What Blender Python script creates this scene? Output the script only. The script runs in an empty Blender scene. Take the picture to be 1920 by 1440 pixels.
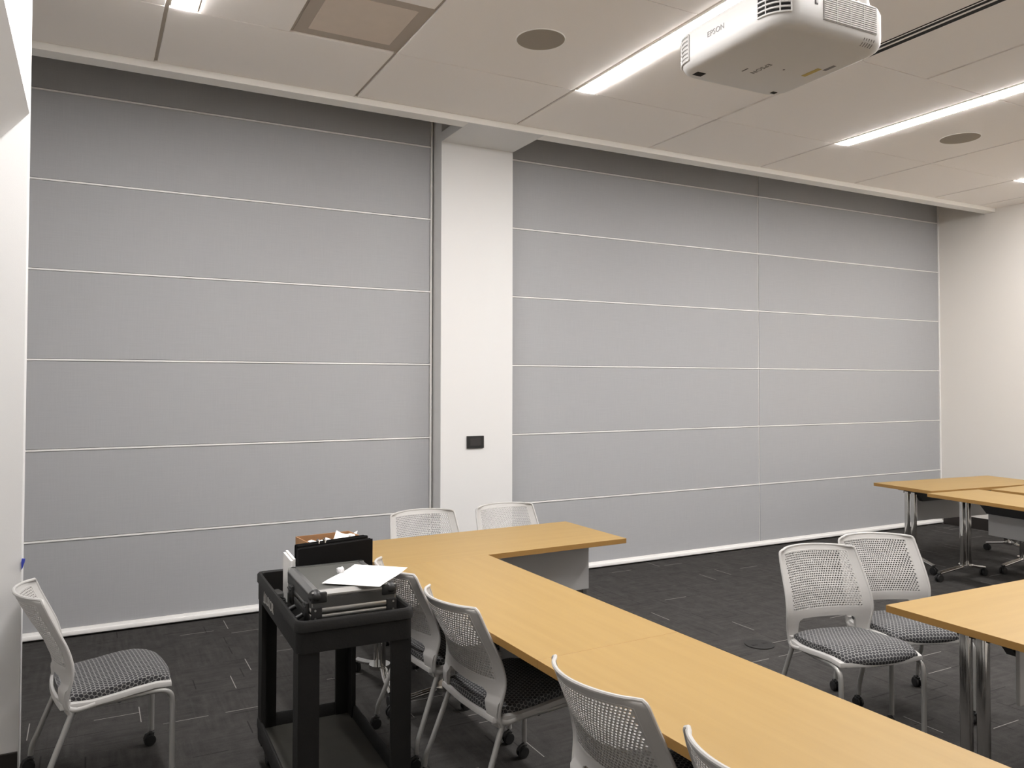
import bpy, bmesh, math, random
from mathutils import Vector, Matrix
random.seed(4)
PI = math.pi
R = math.radians
scn = bpy.context.scene
col = scn.collection

# ------------------------------------------------------------------ materials
def new_mat(name):
    m = bpy.data.materials.new(name); m.use_nodes = True
    return m, m.node_tree, m.node_tree.nodes['Principled BSDF']

def mat(name, c, rough=.6, metal=0., noise=0., nscale=60., bump=0., bscale=200., coat=0., spec=None):
    m, nt, b = new_mat(name)
    b.inputs['Base Color'].default_value = (*c, 1)
    b.inputs['Roughness'].default_value = rough
    b.inputs['Metallic'].default_value = metal
    if spec is not None: b.inputs['Specular IOR Level'].default_value = spec
    if coat: b.inputs['Coat Weight'].default_value = coat
    tc = nt.nodes.new('ShaderNodeTexCoord')
    if noise:
        n = nt.nodes.new('ShaderNodeTexNoise'); n.inputs['Scale'].default_value = nscale; n.inputs['Detail'].default_value = 5
        mx = nt.nodes.new('ShaderNodeMix'); mx.data_type = 'RGBA'
        mx.inputs[6].default_value = tuple(v*(1-noise) for v in c)+(1,)
        mx.inputs[7].default_value = tuple(min(1, v*(1+noise)) for v in c)+(1,)
        nt.links.new(tc.outputs['Object'], n.inputs['Vector'])
        nt.links.new(n.outputs['Fac'], mx.inputs[0]); nt.links.new(mx.outputs[2], b.inputs['Base Color'])
    if bump:
        n2 = nt.nodes.new('ShaderNodeTexNoise'); n2.inputs['Scale'].default_value = bscale; n2.inputs['Detail'].default_value = 3
        bp = nt.nodes.new('ShaderNodeBump'); bp.inputs['Strength'].default_value = bump; bp.inputs['Distance'].default_value = .002
        nt.links.new(tc.outputs['Object'], n2.inputs['Vector'])
        nt.links.new(n2.outputs['Fac'], bp.inputs['Height']); nt.links.new(bp.outputs['Normal'], b.inputs['Normal'])
    return m

def emit(name, c, s):
    m, nt, b = new_mat(name)
    b.inputs['Base Color'].default_value = (*c, 1)
    b.inputs['Emission Color'].default_value = (*c, 1)
    b.inputs['Emission Strength'].default_value = s
    return m

class G:                                                    # tiny node-graph helper
    def __init__(s, nt): s.nt = nt
    def n(s, t, **k):
        x = s.nt.nodes.new(t)
        for a, v in k.items(): setattr(x, a, v)
        return x
    def put(s, sock, v):
        if isinstance(v, (int, float)): sock.default_value = v
        elif isinstance(v, tuple): sock.default_value = v
        else: s.nt.links.new(v, sock)
    def m(s, op, a, b=0., c=None):
        x = s.n('ShaderNodeMath', operation=op)
        s.put(x.inputs[0], a); s.put(x.inputs[1], b)
        if c is not None: s.put(x.inputs[2], c)
        return x.outputs[0]
    def mix(s, f, a, b):
        x = s.n('ShaderNodeMix', data_type='RGBA'); s.put(x.inputs[0], f); s.put(x.inputs[6], a); s.put(x.inputs[7], b)
        return x.outputs[2]

def carpet():
    m, nt, b = new_mat('carpet_tile'); g = G(nt)
    tc = g.n('ShaderNodeTexCoord'); sp = g.n('ShaderNodeSeparateXYZ'); nt.links.new(tc.outputs['Object'], sp.inputs[0])
    X, Y = sp.outputs[0], sp.outputs[1]
    def dashes(U, V, L, P, w, prob, seed):
        # thin lines of length ~L running along U, one candidate lane every P across V
        cv = g.m('FLOOR', g.m('DIVIDE', V, P)); fv = g.m('FRACT', g.m('DIVIDE', V, P))
        wn0 = g.n('ShaderNodeTexWhiteNoise', noise_dimensions='1D'); g.put(wn0.inputs['W'], g.m('ADD', cv, seed))
        uu = g.m('ADD', g.m('DIVIDE', U, L), g.m('MULTIPLY', wn0.outputs['Value'], 7.3))
        cu = g.m('FLOOR', uu); fu = g.m('FRACT', uu)
        cb = g.n('ShaderNodeCombineXYZ'); g.put(cb.inputs[0], cu); g.put(cb.inputs[1], cv); g.put(cb.inputs[2], seed)
        wn = g.n('ShaderNodeTexWhiteNoise', noise_dimensions='3D'); nt.links.new(cb.outputs[0], wn.inputs['Vector'])
        on = g.m('LESS_THAN', wn.outputs['Value'], prob)
        lane = g.m('LESS_THAN', fv, w/P)
        ln = g.m('LESS_THAN', g.m('ABSOLUTE', g.m('SUBTRACT', fu, .5)), .36)
        return g.m('MULTIPLY', g.m('MULTIPLY', on, lane), ln)
    nz = g.n('ShaderNodeTexNoise'); nz.inputs['Scale'].default_value = 9; nz.inputs['Detail'].default_value = 8; nz.inputs['Roughness'].default_value = .75
    nt.links.new(tc.outputs['Object'], nz.inputs['Vector'])
    nz2 = g.n('ShaderNodeTexNoise'); nz2.inputs['Scale'].default_value = 260; nz2.inputs['Detail'].default_value = 2
    nt.links.new(tc.outputs['Object'], nz2.inputs['Vector'])
    # streaky plank texture, alternating direction per carpet plank
    st = g.n('ShaderNodeTexNoise'); mp = g.n('ShaderNodeMapping'); mp.inputs['Scale'].default_value = (3, 45, 1)
    nt.links.new(tc.outputs['Object'], mp.inputs[0]); nt.links.new(mp.outputs[0], st.inputs['Vector']); st.inputs['Scale'].default_value = 1; st.inputs['Detail'].default_value = 4
    st2 = g.n('ShaderNodeTexNoise'); mp2 = g.n('ShaderNodeMapping'); mp2.inputs['Scale'].default_value = (45, 3, 1)
    nt.links.new(tc.outputs['Object'], mp2.inputs[0]); nt.links.new(mp2.outputs[0], st2.inputs['Vector']); st2.inputs['Scale'].default_value = 1; st2.inputs['Detail'].default_value = 4
    chk = g.n('ShaderNodeTexChecker'); chk.inputs['Scale'].default_value = 1/.5
    nt.links.new(tc.outputs['Object'], chk.inputs['Vector'])
    s = g.n('ShaderNodeMix', data_type='FLOAT'); g.put(s.inputs[0], chk.outputs['Fac']); g.put(s.inputs[2], st.outputs['Fac']); g.put(s.inputs[3], st2.outputs['Fac'])
    f = g.m('ADD', g.m('MULTIPLY', s.outputs[0], .35), g.m('MULTIPLY', nz.outputs['Fac'], .65))
    f = g.m('ADD', f, g.m('MULTIPLY', g.m('SUBTRACT', nz2.outputs['Fac'], .5), .35))
    rmp = g.n('ShaderNodeMapRange'); g.put(rmp.inputs[0], f); rmp.inputs[1].default_value = .3; rmp.inputs[2].default_value = .7
    base = g.mix(rmp.outputs[0], (.028, .0265, .0255, 1), (.066, .063, .060, 1))
    lx = g.m('MAXIMUM', dashes(X, Y, .30, .105, .0045, .065, 3.), dashes(Y, X, .30, .125, .0045, .065, 11.))
    dk = g.m('MAXIMUM', dashes(X, Y, .22, .083, .007, .11, 23.), dashes(Y, X, .22, .091, .007, .11, 31.))
    c = g.mix(g.m('MULTIPLY', dk, .75), base, (.018, .017, .016, 1))
    c = g.mix(g.m('MULTIPLY', lx, .6), c, (.40, .38, .36, 1))
    nt.links.new(c, b.inputs['Base Color']); b.inputs['Roughness'].default_value = .95; b.inputs['Specular IOR Level'].default_value = .1
    bp = g.n('ShaderNodeBump'); bp.inputs['Strength'].default_value = .5; bp.inputs['Distance'].default_value = .003
    nt.links.new(nz2.outputs['Fac'], bp.inputs['Height']); nt.links.new(bp.outputs['Normal'], b.inputs['Normal'])
    return m

def hexfabric():
    m, nt, b = new_mat('hexagon_fabric'); g = G(nt)
    uv = g.n('ShaderNodeUVMap'); uv.uv_map = 'UVMap'
    sp = g.n('ShaderNodeSeparateXYZ'); nt.links.new(uv.outputs[0], sp.inputs[0])
    s = 1/.0185
    px = g.m('MULTIPLY', sp.outputs[0], s); py = g.m('MULTIPLY', sp.outputs[1], s)
    r3 = math.sqrt(3)
    def cell(ox, oy):
        ax = g.m('SUBTRACT', g.m('FLOORED_MODULO', g.m('ADD', px, ox), 1.), .5)
        ay = g.m('SUBTRACT', g.m('FLOORED_MODULO', g.m('ADD', py, oy), r3), r3/2)
        ax = g.m('ABSOLUTE', ax); ay = g.m('ABSOLUTE', ay)
        return g.m('MAXIMUM', ax, g.m('ADD', g.m('MULTIPLY', ax, .5), g.m('MULTIPLY', ay, r3/2)))
    d = g.m('MINIMUM', cell(0, 0), cell(.5, r3/2))           # 0 at a cell's centre, .5 on its border
    rm = g.n('ShaderNodeMapRange'); g.put(rm.inputs[0], d); rm.inputs[1].default_value = .405; rm.inputs[2].default_value = .43
    nz = g.n('ShaderNodeTexNoise'); nz.inputs['Scale'].default_value = 900; nt.links.new(uv.outputs[0], nz.inputs['Vector'])
    dark = g.mix(nz.outputs['Fac'], (.020, .020, .022, 1), (.058, .058, .062, 1))
    lite = g.mix(nz.outputs['Fac'], (.17, .17, .168, 1), (.31, .307, .30, 1))
    nt.links.new(g.mix(rm.outputs[0], dark, lite), b.inputs['Base Color'])
    b.inputs['Roughness'].default_value = .85; b.inputs['Specular IOR Level'].default_value = .25
    bp = g.n('ShaderNodeBump'); bp.inputs['Strength'].default_value = .3; bp.inputs['Distance'].default_value = .001
    nt.links.new(rm.outputs[0], bp.inputs['Height']); nt.links.new(bp.outputs['Normal'], b.inputs['Normal'])
    return m

def panel_fabric():
    m, nt, b = new_mat('grey_panel_fabric'); g = G(nt)
    tc = g.n('ShaderNodeTexCoord')
    a = g.n('ShaderNodeTexNoise'); mp = g.n('ShaderNodeMapping'); mp.inputs['Scale'].default_value = (6, 6, 190)
    nt.links.new(tc.outputs['Object'], mp.inputs[0]); nt.links.new(mp.outputs[0], a.inputs['Vector']); a.inputs['Scale'].default_value = 1.; a.inputs['Detail'].default_value = 4
    c2 = g.n('ShaderNodeTexNoise'); mp2 = g.n('ShaderNodeMapping'); mp2.inputs['Scale'].default_value = (190, 190, 6)
    nt.links.new(tc.outputs['Object'], mp2.inputs[0]); nt.links.new(mp2.outputs[0], c2.inputs['Vector']); c2.inputs['Scale'].default_value = 1.; c2.inputs['Detail'].default_value = 4
    f = g.m('ADD', g.m('MULTIPLY', a.outputs['Fac'], .5), g.m('MULTIPLY', c2.outputs['Fac'], .5))
    rm = g.n('ShaderNodeMapRange'); g.put(rm.inputs[0], f); rm.inputs[1].default_value = .35; rm.inputs[2].default_value = .65
    nt.links.new(g.mix(rm.outputs[0], (.370, .375, .384, 1), (.398, .402, .411, 1)), b.inputs['Base Color'])
    b.inputs['Roughness'].default_value = .85; b.inputs['Specular IOR Level'].default_value = .25
    return m

def laminate():
    m, nt, b = new_mat('maple_laminate'); g = G(nt)
    tc = g.n('ShaderNodeTexCoord'); mp = g.n('ShaderNodeMapping'); mp.inputs['Scale'].default_value = (1.2, 22, 22)
    n = g.n('ShaderNodeTexNoise'); n.inputs['Scale'].default_value = 1.3; n.inputs['Detail'].default_value = 5
    nt.links.new(tc.outputs['Object'], mp.inputs[0]); nt.links.new(mp.outputs[0], n.inputs['Vector'])
    rm = g.n('ShaderNodeMapRange'); g.put(rm.inputs[0], n.outputs['Fac']); rm.inputs[1].default_value = .3; rm.inputs[2].default_value = .7
    nt.links.new(g.mix(rm.outputs[0], (.325, .208, .070, 1), (.352, .230, .081, 1)), b.inputs['Base Color'])
    b.inputs['Roughness'].default_value = .42; b.inputs['Specular IOR Level'].default_value = .35
    return m

M = dict(
    wall=mat('white_wall_paint', (.72, .716, .708), .8, bump=.15, bscale=300),
    wallr=mat('cream_wall_paint', (.76, .73, .685), .8, bump=.15, bscale=300),
    tile=mat('ceiling_tile_white', (.93, .885, .84), .95, noise=.02, nscale=300, bump=.3, bscale=500),
    reveal=mat('ceiling_reveal', (.48, .43, .37), .9),
    trimw=mat('white_trim_paint', (.86, .84, .80), .5),
    rail=mat('white_aluminium_rail', (.80, .79, .77), .45),
    seam=mat('dark_panel_seam', (.06, .06, .06), .8),
    panel=panel_fabric(), carpet=carpet(), hex=hexfabric(), wood=laminate(),
    edge=mat('maple_edge_band', (.30, .165, .045), .5),
    light=emit('lamp_diffuser', (1, .975, .965), 87.),
    plastic=mat('light_grey_plastic', (.46, .45, .435), .5, spec=.4),
    plas2=mat('grey_leg_paint', (.36, .355, .34), .4, metal=.3),
    black=mat('black_plastic', (.012, .012, .012), .45),
    rubber=mat('black_rubber_plastic', (.009, .0085, .008), .6, spec=.3, noise=.35, nscale=14, bump=.4, bscale=160),
    chrome=mat('polished_chrome', (.62, .61, .59), .12, metal=1.),
    basebd=mat('black_vinyl_base', (.018, .014, .012), .5),
    modesty=mat('silver_grey_panel', (.46, .46, .46), .5),
    speaker=mat('beige_speaker_grille', (.34, .30, .25), .9, noise=.2, nscale=900),
    grille=mat('return_air_panel', (.66, .57, .485), .9, noise=.05, nscale=12),
    ventframe=mat('vent_border', (.43, .37, .31), .9),
    slot=mat('black_slot', (.006, .005, .005), .8),
    paper=mat('white_paper', (.86, .85, .83), .9),
    card=mat('brown_cardboard', (.36, .19, .085), .85, noise=.1, nscale=30),
    alu=mat('brushed_aluminium', (.55, .55, .54), .32, metal=1., bump=.1, bscale=80),
    case=mat('dark_grey_case_panel', (.085, .085, .078), .38, noise=.18, nscale=9),
    casedk=mat('black_case_side', (.05, .05, .048), .45),
    binder=mat('black_binder_vinyl', (.003, .0025, .0025), .6, spec=.15),
    proj=mat('white_projector_plastic', (.66, .65, .635), .42),
    projbot=mat('projector_base_plastic', (.74, .71, .67), .5),
    projgrey=mat('projector_louvre_grey', (.44, .43, .42), .6),
    ink=mat('grey_lettering', (.16, .15, .15), .6),
    ink2=mat('pale_grey_lettering', (.30, .29, .29), .6),
    yellow=mat('yellow_warning_sticker', (.50, .38, .10), .6),
    disc=mat('dark_bronze_cover', (.012, .011, .010), .75),
    screen=mat('dark_screen', (.035, .033, .033), .25),
    tape=mat('blue_tape', (.03, .05, .36), .6),
    logo=mat('white_cart_lettering', (.62, .61, .59), .6),
    tray=mat('dusty_shelf_plastic', (.045, .043, .036), .75, noise=.45, nscale=5),
    clear=mat('crumpled_white_wrap', (.7, .7, .72), .3),
)

# ------------------------------------------------------------------ mesh helpers
def link(name, bm, m, parent=None, smooth=None):
    me = bpy.data.meshes.new(name)
    bmesh.ops.recalc_face_normals(bm, faces=bm.faces[:])
    bm.to_mesh(me); bm.free()
    for mm in (m if isinstance(m, (list, tuple)) else [m]): me.materials.append(mm)
    if smooth is not None:
        for p in me.polygons: p.use_smooth = True
        me.set_sharp_from_angle(angle=R(smooth))
    o = bpy.data.objects.new(name, me); col.objects.link(o)
    if parent: o.parent = parent
    return o

def tag(o, label=None, cat=None, group=None, kind=None):
    if label: o['label'] = label
    if cat: o['category'] = cat
    if group: o['group'] = group
    if kind: o['kind'] = kind
    return o

def thing(name, label, cat, loc=(0, 0, 0), rot=0., group=None):
    o = bpy.data.objects.new(name, None); col.objects.link(o)
    o.location = loc; o.rotation_euler = (0, 0, rot); o.empty_display_size = .1
    return tag(o, label, cat, group)

def box(bm, x0, x1, y0, y1, z0, z1, bev=0., mi=0, mtx=None, seg=2):
    t = bmesh.new()
    bmesh.ops.create_cube(t, size=1)
    for v in t.verts:
        v.co = Vector((x0+(v.co.x+.5)*(x1-x0), y0+(v.co.y+.5)*(y1-y0), z0+(v.co.z+.5)*(z1-z0)))
    if bev: bmesh.ops.bevel(t, geom=t.edges[:], offset=bev, segments=seg, profile=.5, affect='EDGES')
    if mtx: bmesh.ops.transform(t, matrix=mtx, verts=t.verts)
    merge(bm, t, mi)

def merge(bm, t, mi=0):
    mp = {v: bm.verts.new(v.co) for v in t.verts}
    for f in t.faces:
        try:
            nf = bm.faces.new([mp[v] for v in f.verts]); nf.material_index = mi; nf.smooth = f.smooth
        except ValueError: pass
    t.free()

def tube(bm, pts, r, n=12, mi=0, cap=True):
    pts = [Vector(p) for p in pts]
    rr = r if isinstance(r, (list, tuple)) else [r]*len(pts)
    rings = []; up = None
    for i, p in enumerate(pts):
        d = ((pts[min(i+1, len(pts)-1)]-p).normalized() + (p-pts[max(i-1, 0)]).normalized())
        if d.length < 1e-6: d = pts[min(i+1, len(pts)-1)]-pts[max(i-1, 0)]
        d.normalize()
        if up is None: up = d.orthogonal().normalized()
        up = (up-d*up.dot(d)).normalized(); sd = d.cross(up)
        rings.append([bm.verts.new(p+(up*math.cos(a)+sd*math.sin(a))*rr[i]) for a in [2*PI*k/n for k in range(n)]])
    for a, b in zip(rings, rings[1:]):
        for k in range(n):
            f = bm.faces.new([a[k], a[(k+1) % n], b[(k+1) % n], b[k]]); f.material_index = mi
    if cap:
        for q in (rings[0], rings[-1]):
            f = bm.faces.new(q); f.material_index = mi

def smoothpath(pts, n=6):
    P = [Vector(p) for p in pts]; out = []
    for i in range(len(P)-1):
        p0, p1, p2, p3 = P[max(i-1, 0)], P[i], P[i+1], P[min(i+2, len(P)-1)]
        for k in range(n):
            t = k/n
            out.append(.5*((2*p1)+(p2-p0)*t+(2*p0-5*p1+4*p2-p3)*t*t+(3*p1-p0-3*p2+p3)*t**3))
    out.append(P[-1]); return out

def cyl(bm, c, r, h, axis='z', n=24, mi=0, r2=None, bev=0.):
    t = bmesh.new()
    bmesh.ops.create_cone(t, cap_ends=True, segments=n, radius1=r, radius2=r if r2 is None else r2, depth=h)
    if bev: bmesh.ops.bevel(t, geom=[e for e in t.edges if len(e.link_faces) == 2 and any(len(f.verts) > 4 for f in e.link_faces)], offset=bev, segments=2, affect='EDGES')
    if axis == 'x': bmesh.ops.rotate(t, cent=(0, 0, 0), matrix=Matrix.Rotation(PI/2, 3, 'Y'), verts=t.verts)
    if axis == 'y': bmesh.ops.rotate(t, cent=(0, 0, 0), matrix=Matrix.Rotation(PI/2, 3, 'X'), verts=t.verts)
    bmesh.ops.translate(t, vec=Vector(c), verts=t.verts)
    merge(bm, t, mi)

def prism(bm, poly, y0, y1, axes='xz', mi=0):                # extrude an outline
    def P(a, b, c):
        return {'xz': (a, c, b), 'yz': (c, a, b), 'xy': (a, b, c)}[axes]
    A = [bm.verts.new(P(a, b, y0)) for a, b in poly]; B = [bm.verts.new(P(a, b, y1)) for a, b in poly]
    n = len(poly)
    for f in (A, B[::-1]):
        bm.faces.new(f).material_index = mi
    for i in range(n): bm.faces.new([A[i], A[(i+1) % n], B[(i+1) % n], B[i]]).material_index = mi

def text_mesh(name, body, size, m, parent, mtx, ext=.0006, space=1.):
    cu = bpy.data.curves.new(name, 'FONT'); cu.body = body; cu.size = size; cu.extrude = ext
    cu.align_x = 'CENTER'; cu.align_y = 'CENTER'; cu.space_character = space
    to = bpy.data.objects.new(name, cu); col.objects.link(to)
    bpy.context.view_layer.update()
    me = bpy.data.meshes.new_from_object(to.evaluated_get(bpy.context.evaluated_depsgraph_get()))
    bpy.data.objects.remove(to); bpy.data.curves.remove(cu)
    me.name = name; me.materials.clear(); me.materials.append(m); me.transform(mtx)
    o = bpy.data.objects.new(name, me); col.objects.link(o); o.parent = parent
    return o

def struct(name, bm, m, parent=None, smooth=None):
    o = link(name, bm, m, parent, smooth)
    o['kind'] = 'structure'
    return o

# ------------------------------------------------------------------ room
CZ, YT = 3.766, -.706
XW, YF, XR = -1.5, -7.6, 9.3
SLOT = 4.35

b = bmesh.new(); box(b, XW-.1, XR+.1, YF-.1, .1, -.06, 0); struct('floor', b, M['carpet'])

# wall_back: the two grey folding partitions (runs of fabric panels between white rails)
b = bmesh.new(); box(b, XW-.1, XR+.1, .02, .12, 0, SLOT); wb = struct('wall_back', b, M['seam'])
LZ = [.6585+.61*i for i in range(6)]
ZB = .062
spans = [(XW, 2.508), (3.22, 6.248), (6.262, 9.272)]
for x0, x1 in spans:
    zs = [ZB]+LZ+[SLOT]
    for i in range(7):
        b = bmesh.new(); box(b, x0, x1, .0, .03, zs[i]+(.0085 if i else 0), zs[i+1]-(.0075 if i < 6 else 0), .002)
        tag(link('panel', b, M['panel'], wb), kind='structure')
for x0, x1 in ((XW, 2.52), (3.215, 9.285)):
    for z in LZ:
        b = bmesh.new(); box(b, x0, x1, -.006, .03, z-.0065, z+.0055, .0015)
        tag(link('rail', b, M['rail'], wb), kind='structure')
    b = bmesh.new()
    prism(b, [(.0, .062), (-.012, .062), (-.016, .052), (-.018, .046), (-.028, .042), (-.032, .032), (-.030, .018), (-.024, .012), (.0, .012)], x0, x1, 'yz')
    tag(link('bottom_seal', b, M['rail'], wb, 30), kind='structure')
for x0, x1, z1 in ((2.512, 2.528, SLOT), (9.276, 9.296, SLOT), (6.2495, 6.2535, SLOT)):
    b = bmesh.new(); box(b, x0, x1, -.010 if x1 != 6.2535 else -.001, .03, .06, z1)
    tag(link('side_track', b, M['rail'], wb), kind='structure')

# column between the partitions, with its soffit
b = bmesh.new(); box(b, 2.545, 3.213, -.16, .03, 0, SLOT, .002)
box(b, 2.545, 3.213, -.702, -.159, 3.7215, 3.80, 0)
struct('column', b, M['wall'])

b = bmesh.new(); box(b, XR, XR+.12, YF, .1, 0, SLOT); struct('wall_right', b, M['wallr'])
b = bmesh.new(); box(b, XR-.012, XR, YF, -.03, 0, .135, .002); struct('baseboard_right', b, M['basebd'])
b = bmesh.new(); box(b, XW, XR, YF-.12, YF, 0, SLOT); struct('wall_front', b, M['wallr'])
# wall_left: outer wall, the projecting white wall end and the sloped bulkhead over the side opening
b = bmesh.new()
box(b, XW-.12, XW, YF, .1, 0, SLOT)
box(b, XW, -.257, -2.04, -1.93, 0, CZ, .002)
prism(b, [(-.255, CZ), (-.255, 2.94), (-.60, 2.54), (XW+.001, 2.54), (XW+.001, CZ)], -6.9, -2.041, 'xz')
struct('wall_left', b, M['wall'])
b = bmesh.new(); box(b, XW, -.262, -2.052, -2.04, 0, .10, .002); struct('baseboard_left', b, M['basebd'])

# ceiling: tiles hung in a dark grid
W0, SX = 1.3046, .344
seams = [SX+i*W0 for i in range(7)]
rows = [(YT, -1.553), (-1.553, -2.84), (-2.84, -4.12), (-4.12, -5.40), (-5.40, -6.68), (-6.68, YF)]
b = bmesh.new()
box(b, XW, XR, YF, -.576, CZ+.012, CZ+.08, mi=1)
box(b, XW, XR, -.60, -.576, 3.74, SLOT, mi=1)
box(b, XW-.1, XR+.1, -.6, .12, SLOT, SLOT+.05, mi=1)
gp = .006
def tile(x0, x1, y0, y1, gx=None):
    box(b, x0+(gx or .011), x1-.011, y1+gp*.5, y0-gp*.5, CZ, CZ+.013, .0015, seg=1)
LW0, LW1 = .022, .152
for ri, (y0, y1) in enumerate(rows):
    xs = [XW]+seams+[9.0]
    for i in range(len(xs)-1):
        x0, x1 = xs[i], xs[i+1]
        if x1-x0 < .02: continue
        lamp = (i >= 1 and (i-1) % 2 == 0 and ri in (1, 2, 3)) # a light runs along this seam
        if lamp: x0 = x0+LW1
        if i == 0:
            tile(XW, XW+.55, y0, y1); tile(XW+.55, x1, y0, y1); continue
        if ri == 1 and i == 1:
            tile(x0, 1.01, y0, y1); tile(1.01, x1, -2.205, y1); continue
        if ri >= 2 and i in (4,):
            tile(4.273 if ri in (2, 3) else x0, 4.93, y0, y1); tile(4.93, x1, y0, y1); continue
        if ri in (2, 3) and i == 3:
            tile(x0, 4.172, y0, y1); continue
        tile(x0, x1, y0, y1)
box(b, 9.0+gp, XR, YF, YT, CZ, CZ+.036)
ceil = struct('ceiling', b, [M['tile'], M['reveal']])

b = bmesh.new(); box(b, XW, XR, -.706, -.578, 3.722, CZ+.03, .001); struct('trim_1', b, M['trimw'])

# recessed return-air panel
t = thing('ceiling_vent', 'square recessed return-air panel in the ceiling, darker than the tiles around it', 'ceiling vent', (1.333, -1.88, CZ))
b = bmesh.new(); box(b, -.245, .245, -.245, .245, .006, .011, .002); link('vent_panel', b, M['grille'], t)
b = bmesh.new()
for s_ in (-1, 1):
    box(b, s_*.281-.036, s_*.281+.036, -.317, .317, .008, .0115); box(b, -.245, .245, s_*.281-.036, s_*.281+.036, .008, .0115)
link('vent_frame', b, M['ventframe'], t)

# recessed light strips
nm = ['leftmost of the light strips, only its tip showing above the left partition',
      'long white linear ceiling light passing behind the projector',
      'long white linear ceiling light right of the projector, beside a round ceiling speaker',
      'linear ceiling light at the far right, only its tip showing near the right wall']
for k, i in enumerate((0, 2, 4, 6)):
    x0, x1 = seams[i]+LW0, seams[i]+LW1-.004
    LL = 3.3 if k == 0 else 3.83
    t = thing('linear_ceiling_light', nm[k], 'ceiling light', ((x0+x1)/2, -1.57, CZ), 0, 'recessed linear ceiling lights')
    w = (x1-x0)/2
    b = bmesh.new()
    for s in (-1, 1): box(b, s*w-.004, s*w+.004, -LL, 0, -.001, .011)
    box(b, -w, w, -.008, 0, -.001, .011); link('housing', b, M['trimw'], t)
    b = bmesh.new(); box(b, -w+.004, w-.004, -LL+.01, -.009, -.008, .006, .003); link('diffuser', b, M['light'], t)

# slot diffuser along the ceiling
t = thing('slot_diffuser', 'linear air diffuser with two black slots running along the ceiling behind the projector', 'air diffuser', (4.230, -2.85, CZ))
b = bmesh.new(); box(b, -.050, .050, -2.55, -.01, .0008, .011); link('plenum', b, M['slot'], t)
b = bmesh.new()
for a, c in ((-.055, -.046), (-.014, .004), (.046, .055)): box(b, a, c, -2.55, -.01, -.0008, .001)
link('frame', b, M['tile'], t)
# fill the rest of that ceiling bay (between diffuser and seam)
for k, (x, y, r, lb) in enumerate(((2.338, -2.154, .148, 'round flush ceiling speaker left of the projector, above the column'),
                                   (6.365, -2.153, .155, 'round flush ceiling speaker at the right, beside the second full light strip'))):
    t = thing('ceiling_speaker', lb, 'ceiling speaker', (x, y, CZ), 0, 'round ceiling speakers')
    b = bmesh.new(); cyl(b, (0, 0, -.002), r-.006, .004, n=64); link('grille', b, M['speaker'], t)
    b = bmesh.new()
    tube(b, [(math.cos(a)*(r-.003), math.sin(a)*(r-.003), -.001) for a in [2*PI*q/64 for q in range(65)]], .0035, 6, cap=False)
    link('rim', b, M['trimw'], t)

# touch panel on the column
t = thing('wall_control_panel', 'small black touch control panel mounted on the white column', 'control panel', (2.857, -.16, 1.229))
b = bmesh.new(); box(b, -.078, .078, -.016, 0, -.051, .051, .003); link('housing', b, M['black'], t)
b = bmesh.new(); box(b, -.050, .050, -.0175, -.015, -.032, .032, .001); link('screen', b, M['screen'], t)

# floor outlet cover
t = thing('floor_box', 'round dark floor outlet cover set in the carpet left of the two chairs', 'floor outlet', (3.927, -2.297, 0))
b = bmesh.new(); cyl(b, (0, 0, .003), .096, .006, n=48, bev=.002); link('cover', b, M['disc'], t, 30)
for s in (-1, 1):
    b = bmesh.new(); box(b, s*.045-.02, s*.045+.02, -.012, .012, .006, .0075, .001); link('flap', b, M['slot'], t)

# blue tape on the wall end
b = bmesh.new()
prism(b, [(-.0005, -.024), (.004, -.016), (.007, -.004), (.011, .008), (.013, .022), (.0, .024), (-.0015, .01)], -.014, .0, 'xz')
o = link('tape_piece', b, M['tape']); o.location = (-.2565, -2.041, .922)
tag(o, 'small piece of blue tape stuck on the edge of the white left wall', 'tape')

# ------------------------------------------------------------------ chair
def lerp(tab, z):
    if z >= tab[0][0]: return tab[0][1]
    for (a, va), (c, vc) in zip(tab, tab[1:]):
        if z >= c:
            t = (a-z)/(a-c); return va+(vc-va)*t
    return tab[-1][1]
Fz = [(.87, -.256), (.80, -.228), (.74, -.200), (.70, -.181), (.66, -.163), (.63, -.153), (.595, -.144), (.57, -.141), (.545, -.142), (.51, -.148), (.474, -.156), (.435, -.158), (.41, -.152), (.385, -.142)]
Wz = [(.856, .224), (.80, .232), (.74, .238), (.66, .245), (.60, .250), (.565, .251), (.53, .249), (.49, .243), (.45, .236), (.41, .232), (.385, .230)]
Rz = [(.856, .085), (.74, .078), (.60, .062), (.55, .050), (.45, .03), (.385, .02)]
def S(u, z):
    w = lerp(Wz, z); zz = z
    top = .856
    if z > .838:                                             # rounded upper corners, slightly crowned top edge
        k = (z-.838)/(top-.838)
        lim = 1-.070*(1-math.sqrt(max(0, 1-k*k)))
        sx = min(abs(u), 1)
        u2 = math.copysign(sx*lim if sx > .9 else sx*(1-(1-lim)*(sx/.9)**6), u)
        zz = z+.005*(1-u*u)*k
    else: u2 = u
    return Vector((u2*w, lerp(Fz, zz)-lerp(Rz, zz)*(1-u*u), zz))

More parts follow.
